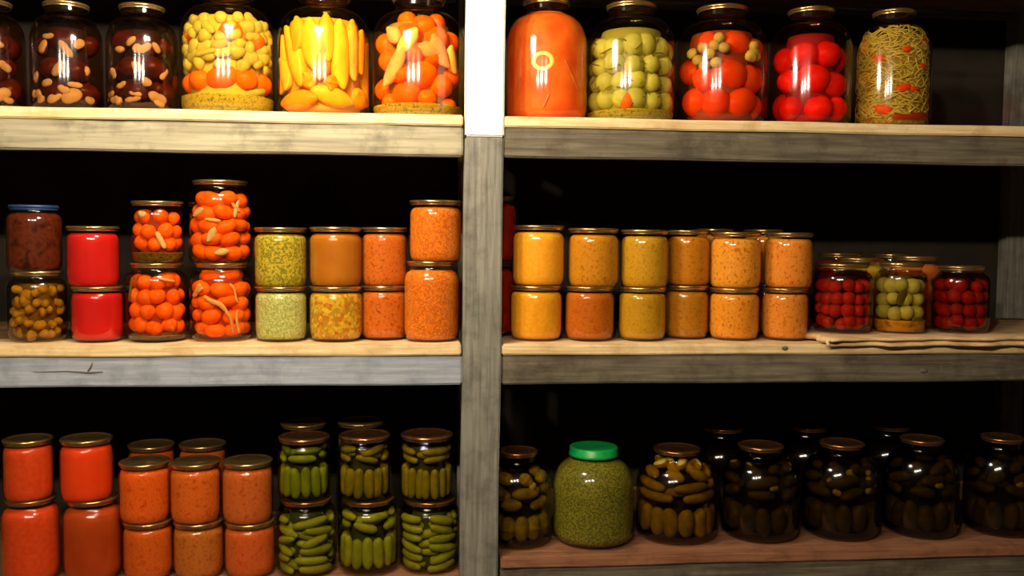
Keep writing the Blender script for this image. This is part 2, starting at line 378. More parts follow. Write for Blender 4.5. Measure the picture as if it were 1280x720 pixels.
class Jar:
    def __init__(s, key, kind, label, group, lid='tin'):
        x, y, z, s.R, s.H = SPOTS[key]; s.kind = kind
        a, b, rn, rl = KIND[kind]; R, H = s.R, s.H
        s.zs, s.zn, s.rn = a * H, b * H, rn * R
        s.root = empty('preserve_jar', (x, y, z)); tag(s.root, label, 'jar', group)
        pr = [(0, 0.0035), (R * .66, 0.0025), (R * .74, 0.0003), (R * .84, 0.0012), (R * .925, 0.005), (R * .977, 0.0115), (R, 0.020), (R, s.zs * .5), (R, s.zs)]
        for k in range(1, 9):
            t = math.pi / 2 * k / 8; pr.append((s.rn + (R - s.rn) * math.cos(t) ** 0.9, s.zs + (s.zn - s.zs) * math.sin(t) ** 1.05))
        pr += [(s.rn, s.zn + (H - s.zn) * .4), (s.rn, H - 0.004)]
        s.prof = pr
        link('glass', lathe('glass', pr, 44), glass_mat(), s.root)
        r = rl * R
        if lid == 'green':
            lp = [(0, H - .001), (r * .86, H - .001), (r * .95, H), (r, H - .002), (r * 1.0, H - .012), (r * 1.03, H - .014), (r * 1.03, H - .0185), (r * .93, H - .0185)]
        else:
            lp = [(0, H - .0026), (r * .55, H - .0026), (r * .60, H - .0018), (r * .80, H - .0018), (r * .83, H - .0028), (r * .88, H - .0026), (r * .91, H - .0003), (r * .955, H),
                  (r * .99, H - .001), (r, H - .003), (r * .985, H - .0052), (r * .955, H - .0056), (r * .945, H - .0075), (r * .955, H - .0085), (r * .945, H - .0092), (r * .91, H - .0092)]
        link('lid', lathe('lid', lp, 48), LIDS[lid], s.root)

    def rin(s, z, pad=0.0028):
        p = s.prof
        for (r0, z0), (r1, z1) in zip(p[3:], p[4:]):
            if z0 <= z <= z1 and z1 > z0: return r0 + (r1 - r0) * (z - z0) / (z1 - z0) - pad
        return (p[3][0] if z < p[3][1] else s.rn) - pad

    def inner(s, z0, z1, k=1.0, n=22, pad=0.0028):
        z1 = min(z1, s.H - 0.013); pr = [(0, z0)]
        for i in range(n + 1):
            z = z0 + (z1 - z0) * i / n; pr.append((max(0.003, s.rin(z, pad) * k), z))
        return pr + [(0, z1)]

    def fill(s, mat, top=None, name='filling', z0=0.004, label=None):
        top = s.zn + 0.25 * (s.H - 0.012 - s.zn) if top is None else top
        o = link(name, lathe(name, s.inner(z0, top), 40), mat, s.root)
        if label: o['label'] = label
        return o

    def brine(s, tint, core, top=None, k=0.55, core_mat=None):
        top = s.zn + 0.4 * (s.H - 0.012 - s.zn) if top is None else top
        link('brine', lathe('brine', s.inner(0.0035, top, 1, 22, 0.0014), 40), brine_mat(tint), s.root)
        cm = core_mat or mottled('core_' + core, [core, core], scale=30, rough=0.8)
        link('packed_core', lathe('packed_core', s.inner(0.006, min(top - 0.006, s.zs + 0.55 * (s.zn - s.zs)), k), 24), cm, s.root)

    def put(s, name, me, a, z, r, scale, rot=None, mat=None):
        """one piece against the glass at angle a (0 = towards the room)"""
        rr = min(s.rin(z), s.rin(min(z + r * .8, s.H)), s.rin(max(0.004, z - r * .8))) - r
        o = link(name, me, None, s.root, (rr * math.sin(a), -rr * math.cos(a), z))
        o.rotation_euler = rot if rot is not None else (random.uniform(-.5, .5), random.uniform(-.5, .5), a)
        o.scale = scale
        return o

    def balls(s, name, meshes, r, z0, z1, span=2.2, jit=0.12, wide=1.0, pitch=1.42, skip=0.0):
        z = z0 + r; row = 0
        while z + r * .75 <= z1:
            rr = s.rin(min(z + r * .6, s.H)) - r
            n = max(4, math.ceil(2 * math.pi * rr / (1.4 * r * wide)))
            for k in range(n):
                a = (k + (0.5 if row % 2 else 0)) * 2 * math.pi / n + random.uniform(-jit, jit) * 2 * math.pi / n + .2 * row
                a = (a + math.pi) % (2 * math.pi) - math.pi
                if abs(a) > span or random.random() < skip: continue
                q = r * random.uniform(.8, 1.03)
                s.put(name, random.choice(meshes), a, z + random.uniform(-jit, jit) * r, q, (q * wide, q, q * random.uniform(.9, 1)), (random.uniform(-.3, .3), random.uniform(-.35, .35), a))
            z += r * pitch; row += 1

    def strip(s, name, mat, a0, z0, a1, z1, r, n=8, flat=1.0, wav=0.0, taper=0.75, inset=None, belly=0.0):
        """elongated piece lying along the inside of the glass"""
        pts, rad = [], []
        ph = random.uniform(0, 6)
        for i in range(n):
            t = i / (n - 1); z = z0 + (z1 - z0) * t + wav * math.sin(ph + t * 6); a = a0 + (a1 - a0) * t + wav / s.R * math.cos(ph + t * 5)
            rr = r * (taper + (1 - taper) * math.sin(math.pi * t) ** 0.5 + belly * math.sin(math.pi * t)); ri = s.rin(min(max(z, .005), s.H)) - rr * flat * 1.03 - (inset or 0)
            pts.append((ri * math.sin(a), -ri * math.cos(a), z)); rad.append(rr)
        v, f = tube(pts, rad, 8, flat)
        return link(name, mesh(name, v, f), mat, s.root)

    def strands(s, name, mat, count, z0, z1, r, length, span=2.0, flat=.5, depth=.004, n=5, tilt=.5, label=None):
        """a tangle of shreds nobody could count, one part"""
        V, Fc = [], []
        for _ in range(count):
            a = random.uniform(-span, span); z = random.uniform(z0, z1); th = random.gauss(0, tilt); L = length * random.uniform(.5, 1.2); ins = random.uniform(0, depth)
            cv = random.uniform(-.35, .35); pts = []
            for i in range(n):
                t = i / (n - 1) - .5; zz = min(max(z + L * t * math.sin(th) + cv * L * t * t * 2, z0), z1)
                ri = s.rin(zz) - r - ins; aa = a + L * t * math.cos(th) / s.R; pts.append((ri * math.sin(aa), -ri * math.cos(aa), zz + i * 1e-5))
            v, f = tube(pts, [r * .7] + [r] * (n - 2) + [r * .7], 5, flat); o = len(V); V += v; Fc += [tuple(q + o for q in g) for g in f]
        o = link(name, mesh(name, V, Fc), mat, s.root); o['kind'] = 'stuff'
        if label: o['label'] = label
        return o

# ---- shared vegetable meshes (unit radius)
def ball_mesh(name, mat, bump=0.05, dimple=0.15, seg=14, rings=10):
    prof = []; V, Fc = [], []
    ph = [random.uniform(0, 6) for _ in range(4)]
    for i in range(rings + 1):
        t = math.pi * i / rings
        for k in range(seg):
            a = 2 * math.pi * k / seg
            r = 1 + bump * (math.sin(2 * a + ph[0]) * math.sin(t) + .6 * math.sin(3 * a + ph[1]) * math.sin(t) + .5 * math.cos(2 * t + ph[2]))
            z = math.cos(t) * r
            if t < .5: z -= dimple * (1 - t / .5) ** 2
            V.append((math.sin(t) * r * math.cos(a), math.sin(t) * r * math.sin(a), z))
    mx = max(math.sqrt(x * x + y * y + z * z) for x, y, z in V); V = [(x / mx, y / mx, z / mx) for x, y, z in V]
    for i in range(rings):
        for k in range(seg): j = (k + 1) % seg; Fc.append((i * seg + k, (i + 1) * seg + k, (i + 1) * seg + j, i * seg + j))
    me = mesh(name, V, Fc); me.materials.append(mat)
    return me
def kinds(name, mat, n=3, **kw): return [ball_mesh(name, mat, **kw) for _ in range(n)]

def veg(name, a, b, rough=0.4, scale=1.3, vary=0.12): return mottled(name, [a, b], scale=scale, rough=rough, vary=vary, sss=.35, spec=.15)
def food(name, *cols, scale=70, bump=0.25, voronoi=False, vary=0.0, rough=0.5): return mottled(name, list(cols), scale=scale, bump=bump, voronoi=voronoi, vary=vary, rough=rough, sss=.7, spec=.06)

V_ORANGE = veg('tomato_orange', '#f4780e', '#ee6008'); V_REDOR = veg('tomato_red_orange', '#e8420c', '#f05a10')
V_RED = veg('tomato_red', '#e02010', '#ee3a14'); V_DARKRED = veg('tomato_dark_red', '#a03018', '#b4401f')
V_PALE = veg('pale_green_squash', '#cfc678', '#bcbc6c', scale=2.2); V_GRAPE = veg('grape', '#b8b060', '#ccc47a')
V_GARLIC = veg('garlic', '#dccfa0', '#cabd8c'); V_AUB = veg('aubergine', '#5e2410', '#401708', rough=.3)
V_MUSH = veg('mushroom', '#a07c2c', '#b49444'); V_PALE2 = veg('pale_squash', '#bcb486', '#aca674', scale=2.0)
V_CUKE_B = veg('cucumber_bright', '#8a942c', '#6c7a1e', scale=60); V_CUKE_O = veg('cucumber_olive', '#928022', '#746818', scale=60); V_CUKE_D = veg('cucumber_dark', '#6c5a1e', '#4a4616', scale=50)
V_CUKE_P = veg('cucumber_pale', '#a09c3c', '#848428', scale=60)
V_CUKE_M = veg('cucumber_tan', '#a08430', '#766420', scale=50); V_CUKE_L = veg('cucumber_light', '#c0a03c', '#a08830', scale=50)
V_PEPPER = veg('yellow_pepper', '#e6bc3c', '#dca42c', scale=25); V_PEPPER2 = veg('orange_pepper', '#f0a428', '#ee8c20', scale=25)
V_ONION = veg('onion', '#e8c088', '#d8a868', scale=40); V_PINK = veg('pink_wedge', '#f09878', '#f4b890', scale=30); V_RIND = veg('pale_wedge', '#f2dc9a', '#e8c870', scale=30)
V_DILL = veg('dill', '#7c7428', '#5a5a1c', scale=80); V_CARROT = veg('carrot', '#e06a1c', '#d2561a', scale=40); V_CELERY = veg('zucchini_piece', '#bcae66', '#a49a4e', scale=50)
V_CABB = veg('cabbage', '#dcc878', '#c8b464', scale=30)
TOM_O = kinds('tomato', V_ORANGE); TOM_RO = kinds('tomato', V_REDOR); TOM_R = kinds('tomato', V_RED); TOM_D = kinds('tomato', V_DARKRED)
SQUASH = kinds('squash', V_PALE, bump=.03); SQUASH2 = kinds('squash', V_PALE2, bump=.04); GRAPE = kinds('grape', V_GRAPE, n=2, seg=10, rings=8); GARLIC = kinds('garlic_clove', V_GARLIC, n=4, bump=.2)
AUB = kinds('aubergine', V_AUB, bump=.1); MUSH = kinds('mushroom', V_MUSH, n=5, bump=.26); ZUC = kinds('zucchini_piece', V_CELERY, bump=.2)

TL, TR = 'large jars on the top shelf', 'large jars on the top shelf'
ML, MR = 'jars stacked on the middle shelf', 'jars stacked on the middle shelf'
BL, BR = 'jars stacked on the bottom shelf', 'large cucumber jars on the bottom shelf'
CB = 'jars on the cardboard sheet'

# ================================================================ top shelf
def aubergine_jar(key, label):
    j = Jar(key, 'two', label, TL); j.brine('#dcb896', '#2c0f06', k=.6)
    j.balls('aubergine', AUB, 0.030, .006, j.zn, wide=1.25, pitch=1.42, jit=.2)
    for a, z, r in [(-.5, .012, .011), (-.05, .012, .013), (.6, .020, .017), (.95, .014, .010), (.25, .108, .016), (-.55, .112, .012), (.05, .072, .015), (-1.1, .03, .012), (.9, .075, .012), (-.8, .065, .011), (.45, .05, .012), (-.3, .045, .010), (.7, .115, .010), (-.2, .125, .010), (.15, .03, .010), (-.75, .022, .012)]:
        a += random.uniform(-.15, .15); q = random.uniform(.6, 1.0); z = max(z + random.uniform(-.006, .006), r * 1.25 + .004); j.put('garlic_clove', random.choice(GARLIC), a, z, r * .55, (r * 1.25, r * .55, r * q), (0, random.uniform(-1, 1), a))
aubergine_jar('T0', 'dark aubergine jar furthest from the upright post on the top shelf')
aubergine_jar('T1', 'dark jar of aubergine and garlic between two other dark jars')
aubergine_jar('T2', 'dark jar of aubergine and garlic next to the pale mixed vegetable jar')

j = Jar('T3', 'three', 'large jar of mixed zucchini pieces and orange tomatoes in yellow brine', TL)
j.brine('#f6e6b0', '#b8a448', k=.8)
j.fill(food('dill_bed', '#8a8030', '#b0a048', '#6c6424', scale=160), top=.034, name='dill_layer')
for a, z, r in [(-.72, .062, .026), (.02, .066, .030), (.72, .066, .027), (1.5, .064, .027), (-1.5, .06, .026), (.3, .150, .026), (1.0, .140, .024), (-1.25, .150, .022)]:
    j.put('tomato', random.choice(TOM_O), a, z, r, (r * 1.12, r, r * .92))
random.seed(31)
for z, n in [(.092, 9), (.108, 11), (.125, 11), (.142, 11), (.159, 10), (.175, 9)]:
    for k in range(n):
        a = -2.0 + 4.0 * (k + random.uniform(-.2, .2)) / (n - 1); r = random.uniform(.013, .019)
        j.put('zucchini_piece', random.choice(ZUC), a, z + random.uniform(-.006, .006), r * .75, (r * random.uniform(.9, 1.5), r * .75, r), (0, random.uniform(-.9, .9), a))
j.strip('zucchini_stick', V_CELERY, .62, .034, 1.15, .046, .0075)
j.strip('zucchini_stick', V_CELERY, -.55, .105, -.1, .112, .006)

j = Jar('T4', 'three', 'large jar packed with long yellow peppers', TL)
j.brine('#f8e6b4', '#cc9c40', k=.8)
for a0, z0, a1, z1, r, mt in [(-.95, .165, -.45, .055, .021, V_PEPPER), (-.25, .175, -.12, .085, .024, V_PEPPER), (.48, .175, .55, .052, .022, V_PEPPER), (1.15, .165, 1.1, .085, .018, V_PEPPER2),
                           (-1.35, .11, -.95, .05, .018, V_PEPPER), (.1, .12, .0, .065, .018, V_PEPPER2), (-1.7, .16, -1.6, .05, .020, V_PEPPER), (-.62, .18, -.6, .12, .020, V_PEPPER2), (.15, .185, .2, .10, .018, V_PEPPER), (.85, .18, .85, .07, .018, V_PEPPER), (-.35, .075, -.2, .05, .016, V_PEPPER2), (.3, .07, .25, .045, .016, V_PEPPER2), (1.75, .15, 1.7, .03, .020, V_PEPPER)]:
    j.strip('pepper', mt, a0, z0, a1, z1, r * .8, n=9, flat=.75, taper=.35, belly=.3)
for a0, z0, a1, z1, r, mt in [(-1.15, .024, -.1, .030, .021, V_PEPPER2), (-.15, .044, .75, .026, .020, V_PEPPER), (.95, .045, 1.5, .03, .020, V_PEPPER2)]:
    j.strip('pepper', mt, a0, z0, a1, z1, r * .85, n=9, flat=.75, taper=.45, belly=.2)

j = Jar('T5', 'three', 'large jar of orange tomatoes with pinkish wedges beside the upright post', TL)
j.brine('#f4e0ac', '#a48238', k=.72)
j.fill(food('dill_bed', '#8a8030'), top=.024, name='dill_layer')
for a, z, r in [(-.35, .045, .028), (.10, .082, .031), (.78, .062, .025), (-.95, .110, .024), (.62, .150, .028), (-.3, .155, .026), (1.3, .085, .026), (-1.5, .06, .026), (1.35, .15, .026), (-1.5, .145, .026), (-.6, .085, .022), (.45, .115, .022), (-.05, .12, .022), (.25, .035, .018), (-.9, .03, .02), (1.05, .025, .018), (.2, .175, .024), (-.7, .19, .02), (.9, .185, .02)]:
    j.put('tomato', random.choice(TOM_O), a, z, r, (r * 1.1, r, r * .95))
for a0, z0, a1, z1, mt in [(-.85, .062, -.35, .125, V_PINK), (-.45, .120, -.05, .160, V_RIND), (.35, .150, .75, .098, V_PINK), (.85, .135, 1.0, .09, V_RIND), (-.75, .165, -.5, .14, V_PINK), (.05, .130, .45, .120, V_PINK)]:
    j.strip('fruit_wedge', mt, a0, z0, a1, z1, .016, flat=.6, taper=.4)

j = Jar('T6', 'three', 'large jar of orange-red juice with a pale onion ring', TR)
j.fill(food('orange_juice', '#e4540f', '#ec6a1c', '#dc480c', scale=14, bump=.0))
def ring(j, a, z, R0, r, mat):
    V, Fc = [], []; n, q = 24, 8
    for i in range(n):
        t = 2 * math.pi * i / n; zz = z + R0 * .8 * math.sin(t); aa = a + R0 * math.cos(t) / j.R
        for k in range(q):
            b = 2 * math.pi * k / q; e = r * math.cos(b); ri = j.rin(zz) - .001 + r * .35 * math.sin(b)
            zz2 = z + (R0 + e) * .8 * math.sin(t); a2 = a + (R0 + e) * math.cos(t) / j.R; V.append((ri * math.sin(a2), -ri * math.cos(a2), zz2))
    for i in range(n):
        for k in range(q): Fc.append((i * q + k, i * q + (k + 1) % q, ((i + 1) % n) * q + (k + 1) % q, ((i + 1) % n) * q + k))
    link('onion_ring', mesh('onion_ring', V, Fc), mat, j.root)
ring(j, -.22, .108, .0185, .0055, veg('pale_onion', '#f4d070', '#f0c458', scale=40))
for a0, z0, a1, z1 in [(.35, .11, .75, .06), (-.2, .02, -.05, .045), (-.9, .05, -.8, .08)]: j.strip('onion_strip', V_CARROT, a0, z0, a1, z1, .0028, flat=.5, inset=-.0012)

j = Jar('T7', 'three', 'large jar of small round pale green squash with dill', TR)
j.brine('#f2e8b8', '#9a9040', k=.74)
random.seed(12)
j.fill(food('dill_bed', '#8a8030'), top=.022, name='dill_layer')
j.balls('squash', SQUASH, .0245, .018, .195, jit=.2, pitch=1.42)
j.put('tomato', TOM_O[0], -.3, .038, .02, (.022, .02, .02))
j.strands('dill', V_DILL, 90, .012, .165, .0013, .03, span=2.0, depth=.02)

j = Jar('T8', 'three', 'large jar of orange-red tomatoes with green grapes on top', TR)
j.brine('#f6dcb8', '#8c3810', k=.74)
random.seed(4)
for a, z, r in [(-.48, .040, .034), (.42, .044, .036), (1.3, .04, .034), (-1.35, .045, .034), (-.02, .098, .036), (.82, .090, .033), (-.85, .088, .03), (1.6, .1, .034), (-1.7, .11, .034), (.2, .158, .03), (.95, .15, .026), (-.75, .16, .024)]:
    j.put('tomato', random.choice(TOM_RO), a, z, r, (r * 1.05, r, r * .93), (random.uniform(-.6, .2), random.uniform(-.5, .5), a))
for a, z in [(-.95, .125), (-.75, .112), (-.62, .135), (-.45, .117), (-.5, .150), (-.25, .145), (-.8, .148), (.55, .130), (.72, .133), (.62, .152), (-1.15, .14), (-.38, .165)]:
    j.put('grape', random.choice(GRAPE), a, z, .011, (.0125, .011, .011))
j.put('squash', SQUASH[0], .58, .134, .012, (.021, .012, .014))

j = Jar('T9', 'three', 'large jar of big bright red tomatoes beside the shredded cabbage', TR)
j.brine('#f8c0b0', '#8c120c', k=.62)
random.seed(9)
j.balls('tomato', TOM_R, .0345, .006, .205, jit=.16, wide=1.04, pitch=1.4)

j = Jar('T10', 'three', 'large jar of shredded cabbage with carrot pieces near the shelf end', TR)
j.brine('#f4e4b8', '#b8a058', k=.93, core_mat=food('cabbage_mass', '#c8b064', '#8c7434', '#dcc880', scale=120))
random.seed(2)
j.strands('cabbage_shreds', V_CABB, 700, .018, .2, .0016, .035, span=2.4, depth=.004, label='tangle of pale shredded cabbage')
for a, z, r in [(-.75, .034, .018), (-.15, .075, .013), (.2, .073, .010), (.5, .118, .010), (-.9, .135, .013), (.62, .168, .015), (-.1, .15, .009), (1.2, .05, .012)]:
    j.put('carrot_piece', random.choice(TOM_RO), a, z, r * .5, (r * 1.2, r * .5, r * .75), (0, random.uniform(-.3, .3), a))
j.strip('pepper_slice', V_DARKRED, -.4, .018, .9, .022, .007, flat=.5)

# ================================================================ middle shelf, left bay
j = Jar('M1', 'litre', 'jar of yellowish mushroom pieces under the blue-lidded jar', ML)
j.brine('#e8d08a', '#6a4c18', k=.7); random.seed(5)
j.balls('mushroom', MUSH, .0145, .002, j.zn, jit=.42, pitch=1.3)
j = Jar('M1u', 'litre', 'dark brown preserve jar with a blue lid', ML, lid='blue')
j.fill(food('dark_brown_jam', '#431505', '#5c2008', '#300e04', scale=60))
RED = food('red_puree', '#b8140f', '#c41c14', scale=16, bump=.03)
j = Jar('M2', 'half', 'lower jar of smooth bright red tomato puree, middle shelf', ML); j.fill(RED)
j = Jar('M2u', 'half', 'upper jar of smooth bright red tomato puree, middle shelf', ML); j.fill(RED)
j = Jar('M3', 'litre', 'jar of round cherry tomatoes carrying a smaller tomato jar', ML)
j.brine('#fae0c4', '#8c2a08', k=.7); random.seed(6)
j.balls('tomato', TOM_O, .0195, .008, j.zn + .008, jit=.2, pitch=1.42)
j.fill(food('dill_dark', '#4a3c14', '#6a5a20', '#2e260c', scale=160), top=.010, name='dill_layer')
j.strip('dill_stem', V_DILL, -1.0, .075, -.75, .118, .004, flat=.5); j.strip('onion_strip', V_ONION, .35, .118, .9, .112, .003)
j = Jar('M3u', 'half', 'small jar of cherry tomatoes with dark dill at its base, stacked on another', ML)
j.brine('#fae0c4', '#8c2a08', k=.7)
j.fill(food('dill_dark', '#4a3c14'), top=.022, name='dill_layer')
j.balls('tomato', TOM_O, .0178, .020, j.zn + .008, jit=.2, pitch=1.4)
j.put('garlic_clove', GARLIC[0], -.5, .092, .006, (.014, .006, .009), (0, .3, -.5)); j.strip('garlic_slice', V_GARLIC, .25, .058, .55, .032, .0055, flat=.5)
for key, lab in (('M4', 'lower jar of oval tomatoes with long onion strips'), ('M4u', 'tall jar of oval tomatoes with garlic slices, stacked on another')):
    j = Jar(key, 'litre', lab, ML); j.brine('#fae0c0', '#983408', k=.7)
    random.seed(8 if key == 'M4' else 14)
    j.balls('tomato', TOM_O, .0175, .006, j.zn + .008, jit=.22, wide=1.45, pitch=1.42)
    if key == 'M4':
        for a0, z0, a1, z1, r in [(-.35, .085, .35, .060, .005), (.35, .062, .62, .02, .0035), (.75, .055, .8, .015, .0032), (.5, .11, .8, .075, .0025), (-1.0, .085, -.6, .105, .006), (-.9, .09, -.5, .1, .004)]:
            j.strip('onion_strip', V_ONION, a0, z0, a1, z1, r, flat=.55, wav=.002)
    else:
        for a0, z0, a1, z1, r in [(-.22, .045, .02, .068, .008), (-.85, .092, -.4, .104, .0065), (.7, .09, .85, .12, .005), (.05, .022, .45, .026, .007), (-.3, .085, .2, .082, .0035), (.6, .115, .9, .1, .004)]:
            j.strip('garlic_slice', V_GARLIC if r > .004 else V_ONION, a0, z0, a1, z1, r, flat=.5, taper=.4)
Z_LOW = food('zucchini_pale', '#a8a048', '#d0c878', '#8c8a40', '#c4bc68', scale=240, bump=.5); Z_UP = food('zucchini_green', '#a08a1e', '#c8a830', '#6c6818', '#b09828', scale=170, bump=.5)
j = Jar('M5', 'half', 'lower jar of pale green grated zucchini, middle shelf', ML); j.fill(Z_LOW)
j = Jar('M5u', 'half', 'upper jar of yellow-green zucchini salad, middle shelf', ML); j.fill(Z_UP)
j = Jar('M6', 'half', 'jar of yellow vegetable salad under the smooth brown puree', ML); j.fill(food('yellow_salad', '#c09418', '#d8ac2c', '#b86418', '#a48c20', scale=170, voronoi=True, bump=.3))
j = Jar('M6u', 'half', 'jar of smooth caramel brown puree', ML); j.fill(food('brown_puree', '#a85e10', '#b46a16', scale=20, bump=.03))
ORB = food('orange_brown_relish', '#bc5410', '#cc6a1c', '#9c4410', scale=150, bump=.4); ORB2 = food('squash_caviar', '#d0600e', '#e07c1c', '#b4500e', '#dc8428', scale=170, bump=.45)
j = Jar('M7', 'half', 'lower narrow jar of rusty orange relish set back between neighbours', ML); j.fill(ORB)
j = Jar('M7u', 'half', 'upper narrow jar of rusty orange relish set back between neighbours', ML); j.fill(ORB)
j = Jar('M8', 'litre', 'tall jar of orange squash caviar beside the upright post', ML); j.fill(ORB2)
j = Jar('M8u', 'half', 'small jar of orange squash caviar on the tall one by the post', ML); j.fill(ORB2)
DKRED = food('dark_red_jam', '#9c1a0e', '#ac2412', '#88140a', scale=40)
j = Jar('X1', 'litre', 'lower dark red jar half hidden behind the upright post', ML); j.fill(DKRED)
j = Jar('X1u', 'litre', 'upper dark red jar half hidden behind the upright post', ML); j.fill(DKRED)

# ================================================================ middle shelf, right bay
P = lambda n, *c, **k: food(n, *c, **{**dict(scale=150, bump=.25), **k})
for key, mat, lab in [
    ('R1', P('mustard_puree', '#dc9014', '#e8a024', bump=.06), 'lower jar of golden yellow puree beside the upright post'),
    ('R1u', P('gold_puree', '#e8981c', '#f0a82c', bump=.06), 'upper jar of golden yellow puree beside the upright post'),
    ('R2', P('rust_puree', '#b0540c', '#bc6414', '#a44c0c'), 'lower jar of rust brown puree next to the golden jars'),
    ('R2u', P('ochre_puree', '#b8740e', '#c8841a', '#a8640c'), 'upper jar of speckled ochre puree next to the golden jars'),
    ('R3', P('olive_puree', '#b07c0e', '#bc8a1a', '#a4700e'), 'lower jar of olive ochre puree, third stack from the post'),
    ('R3u', P('olive_gold_puree', '#b8800e', '#c49020', '#a8740e'), 'upper jar of olive ochre puree, third stack from the post'),
    ('R4', P('brown_ochre', '#a8660a', '#b47414', '#985a0a'), 'lower narrow jar of brown ochre puree set back in the row'),
    ('R4u', P('brown_ochre_b', '#b4680a', '#c07814', '#a45c0a'), 'upper narrow jar of brown ochre puree set back in the row'),
    ('R5', P('pale_orange_relish', '#d47c18', '#e49428', '#bc6410', bump=.4), 'lower jar of pale orange chunky relish in the fifth stack from the post'),
    ('R5u', P('pale_orange_relish_b', '#d67e18', '#e69c30', '#be6612', bump=.4), 'upper jar of pale orange chunky relish in the fifth stack from the post'),
    ('R6', P('orange_relish', '#d07420', '#dc8a30', '#b85c14', bump=.4), 'lower jar of orange relish at the row end beside the cardboard'),
    ('R6u', P('orange_relish_b', '#d47a1c', '#e08c30', '#bc5e12', bump=.4), 'upper jar of orange relish at the row end beside the cardboard'),
    ('RB1', P('back_relish', '#c07018', '#cc8024'), 'lower orange jar in the back row behind the pale orange relish'),
    ('RB1u', P('back_relish', '#c07018'), 'upper orange jar in the back row behind the pale orange relish'),
    ('RB2', P('back_relish', '#c07018'), 'lower orange jar in the back row behind the end orange relish'),
    ('RB2u', P('back_relish', '#c07018'), 'upper orange jar in the back row behind the end orange relish')]:
    j = Jar(key, 'half', lab, MR); j.fill(mat)

j = Jar('C1', 'litre', 'jar of dark red cherry tomatoes standing on the cardboard', CB)
j.brine('#e8b4a4', '#3e0c08', k=.5); random.seed(21)
j.balls('tomato', TOM_D, .0168, .005, j.zn + .006, jit=.2, pitch=1.42)
j = Jar('C2', 'litre', 'jar of pale round squash in yellow brine standing on the cardboard', CB)
j.brine('#e8dca0', '#5a4c1c', k=.5); random.seed(22)
j.fill(food('yellow_sediment', '#b87c1c', '#cc9430', '#946014', scale=70), top=.026, name='sediment')
j.balls('squash', SQUASH2, .0185, .024, j.zn + .006, jit=.2, pitch=1.4)
j.strip('bay_leaf', veg('bay_leaf', '#5c4a20', '#4a3c18'), -.55, .06, -.3, .09, .008, flat=.2, taper=.3); j.strip('bay_leaf', V_DILL, .1, .03, .6, .026, .006, flat=.3)
j = Jar('C3', 'litre', 'reddish tomato jar beyond the pale squash jar on the cardboard', CB)
j.brine('#d89888', '#3a0c06', k=.5); random.seed(23); j.balls('tomato', TOM_D, .0175, .005, j.zn + .006, jit=.2, pitch=1.42)
for key, c, lab in [('C4', ('#a88820', '#c0a030'), 'yellowish jar behind the dark red tomato jar on cardboard'), ('C5', ('#b05a20', '#c06a28'), 'rusty jar behind the pale squash jar on cardboard'),
                    ('C6', ('#8c2a14', '#a03418'), 'dark red jar at the back behind the cardboard row'), ('C7', ('#a06c20', '#b47c2c'), 'ochre jar at the back behind the cardboard row')]:
    j = Jar(key, 'litre', lab, CB); j.fill(food('fill_' + key.lower(), *c, scale=60))

# ================================================================ bottom shelf, left bay
S = lambda n, *c, **k: food(n, *c, **{**dict(scale=120, bump=.1), **k})
for key, kd, mat, lab in [
    ('B0', 'litre', S('sauce_a', '#c83c10', '#d44818'), 'lower jar of red-orange sauce at the bottom shelf end beside the large brownish jar'),
    ('B0u', 'half', S('sauce_a', '#c83c10'), 'upper jar of red-orange sauce at the bottom shelf end beside the large brownish jar'),
    ('B1', 'litre', S('sauce_b', '#a83a0c', '#b44412', scale=20), 'large jar of brownish red sauce under a bright red-orange jar'),
    ('B1u', 'half', S('sauce_c', '#dc3a0c', '#e44412', scale=20), 'small jar of bright red-orange sauce on the large brownish jar'),
    ('B2', 'half', S('relish_a', '#c4500e', '#d05c18', '#b8480c', bump=.25), 'lower jar of orange relish next to the large brownish red jar'),
    ('B2u', 'half', S('relish_b', '#d4500c', '#e06018', '#c4440a', bump=.25), 'upper jar of orange relish next to the bright red-orange jar'),
    ('B3', 'half', S('relish_c', '#b45c18', '#c06a24', '#a04c12', bump=.3), 'lower jar of brown-orange relish in the middle of three short stacks'),
    ('B3u', 'half', S('relish_d', '#c85610', '#d4641c', '#b44a0c', bump=.25), 'upper jar of orange relish in the middle of three short stacks'),
    ('B4', 'half', S('relish_e', '#c4521a', '#ce5e24', '#b84812', bump=.2), 'lower jar of pinkish orange relish next to the cucumber jars'),
    ('B4u', 'half', S('relish_f', '#bc541a', '#c86226', '#ac4812', bump=.25), 'upper jar of brownish orange relish next to the cucumber jars'),
    ('D1', 'half', S('relish_g', '#b04c14', '#bc581c'), 'lower back row orange jar nearest the large brownish red jar'),
    ('D1u', 'half', S('relish_g', '#b04c14'), 'upper back row orange jar nearest the large brownish red jar'),
    ('D2', 'half', S('relish_g', '#b04c14'), 'lower back row orange jar behind the middle short stack'),
    ('D2u', 'half', S('relish_g', '#b04c14'), 'upper back row orange jar behind the middle short stack')]:
    j = Jar(key, kd, lab, BL); j.fill(mat)

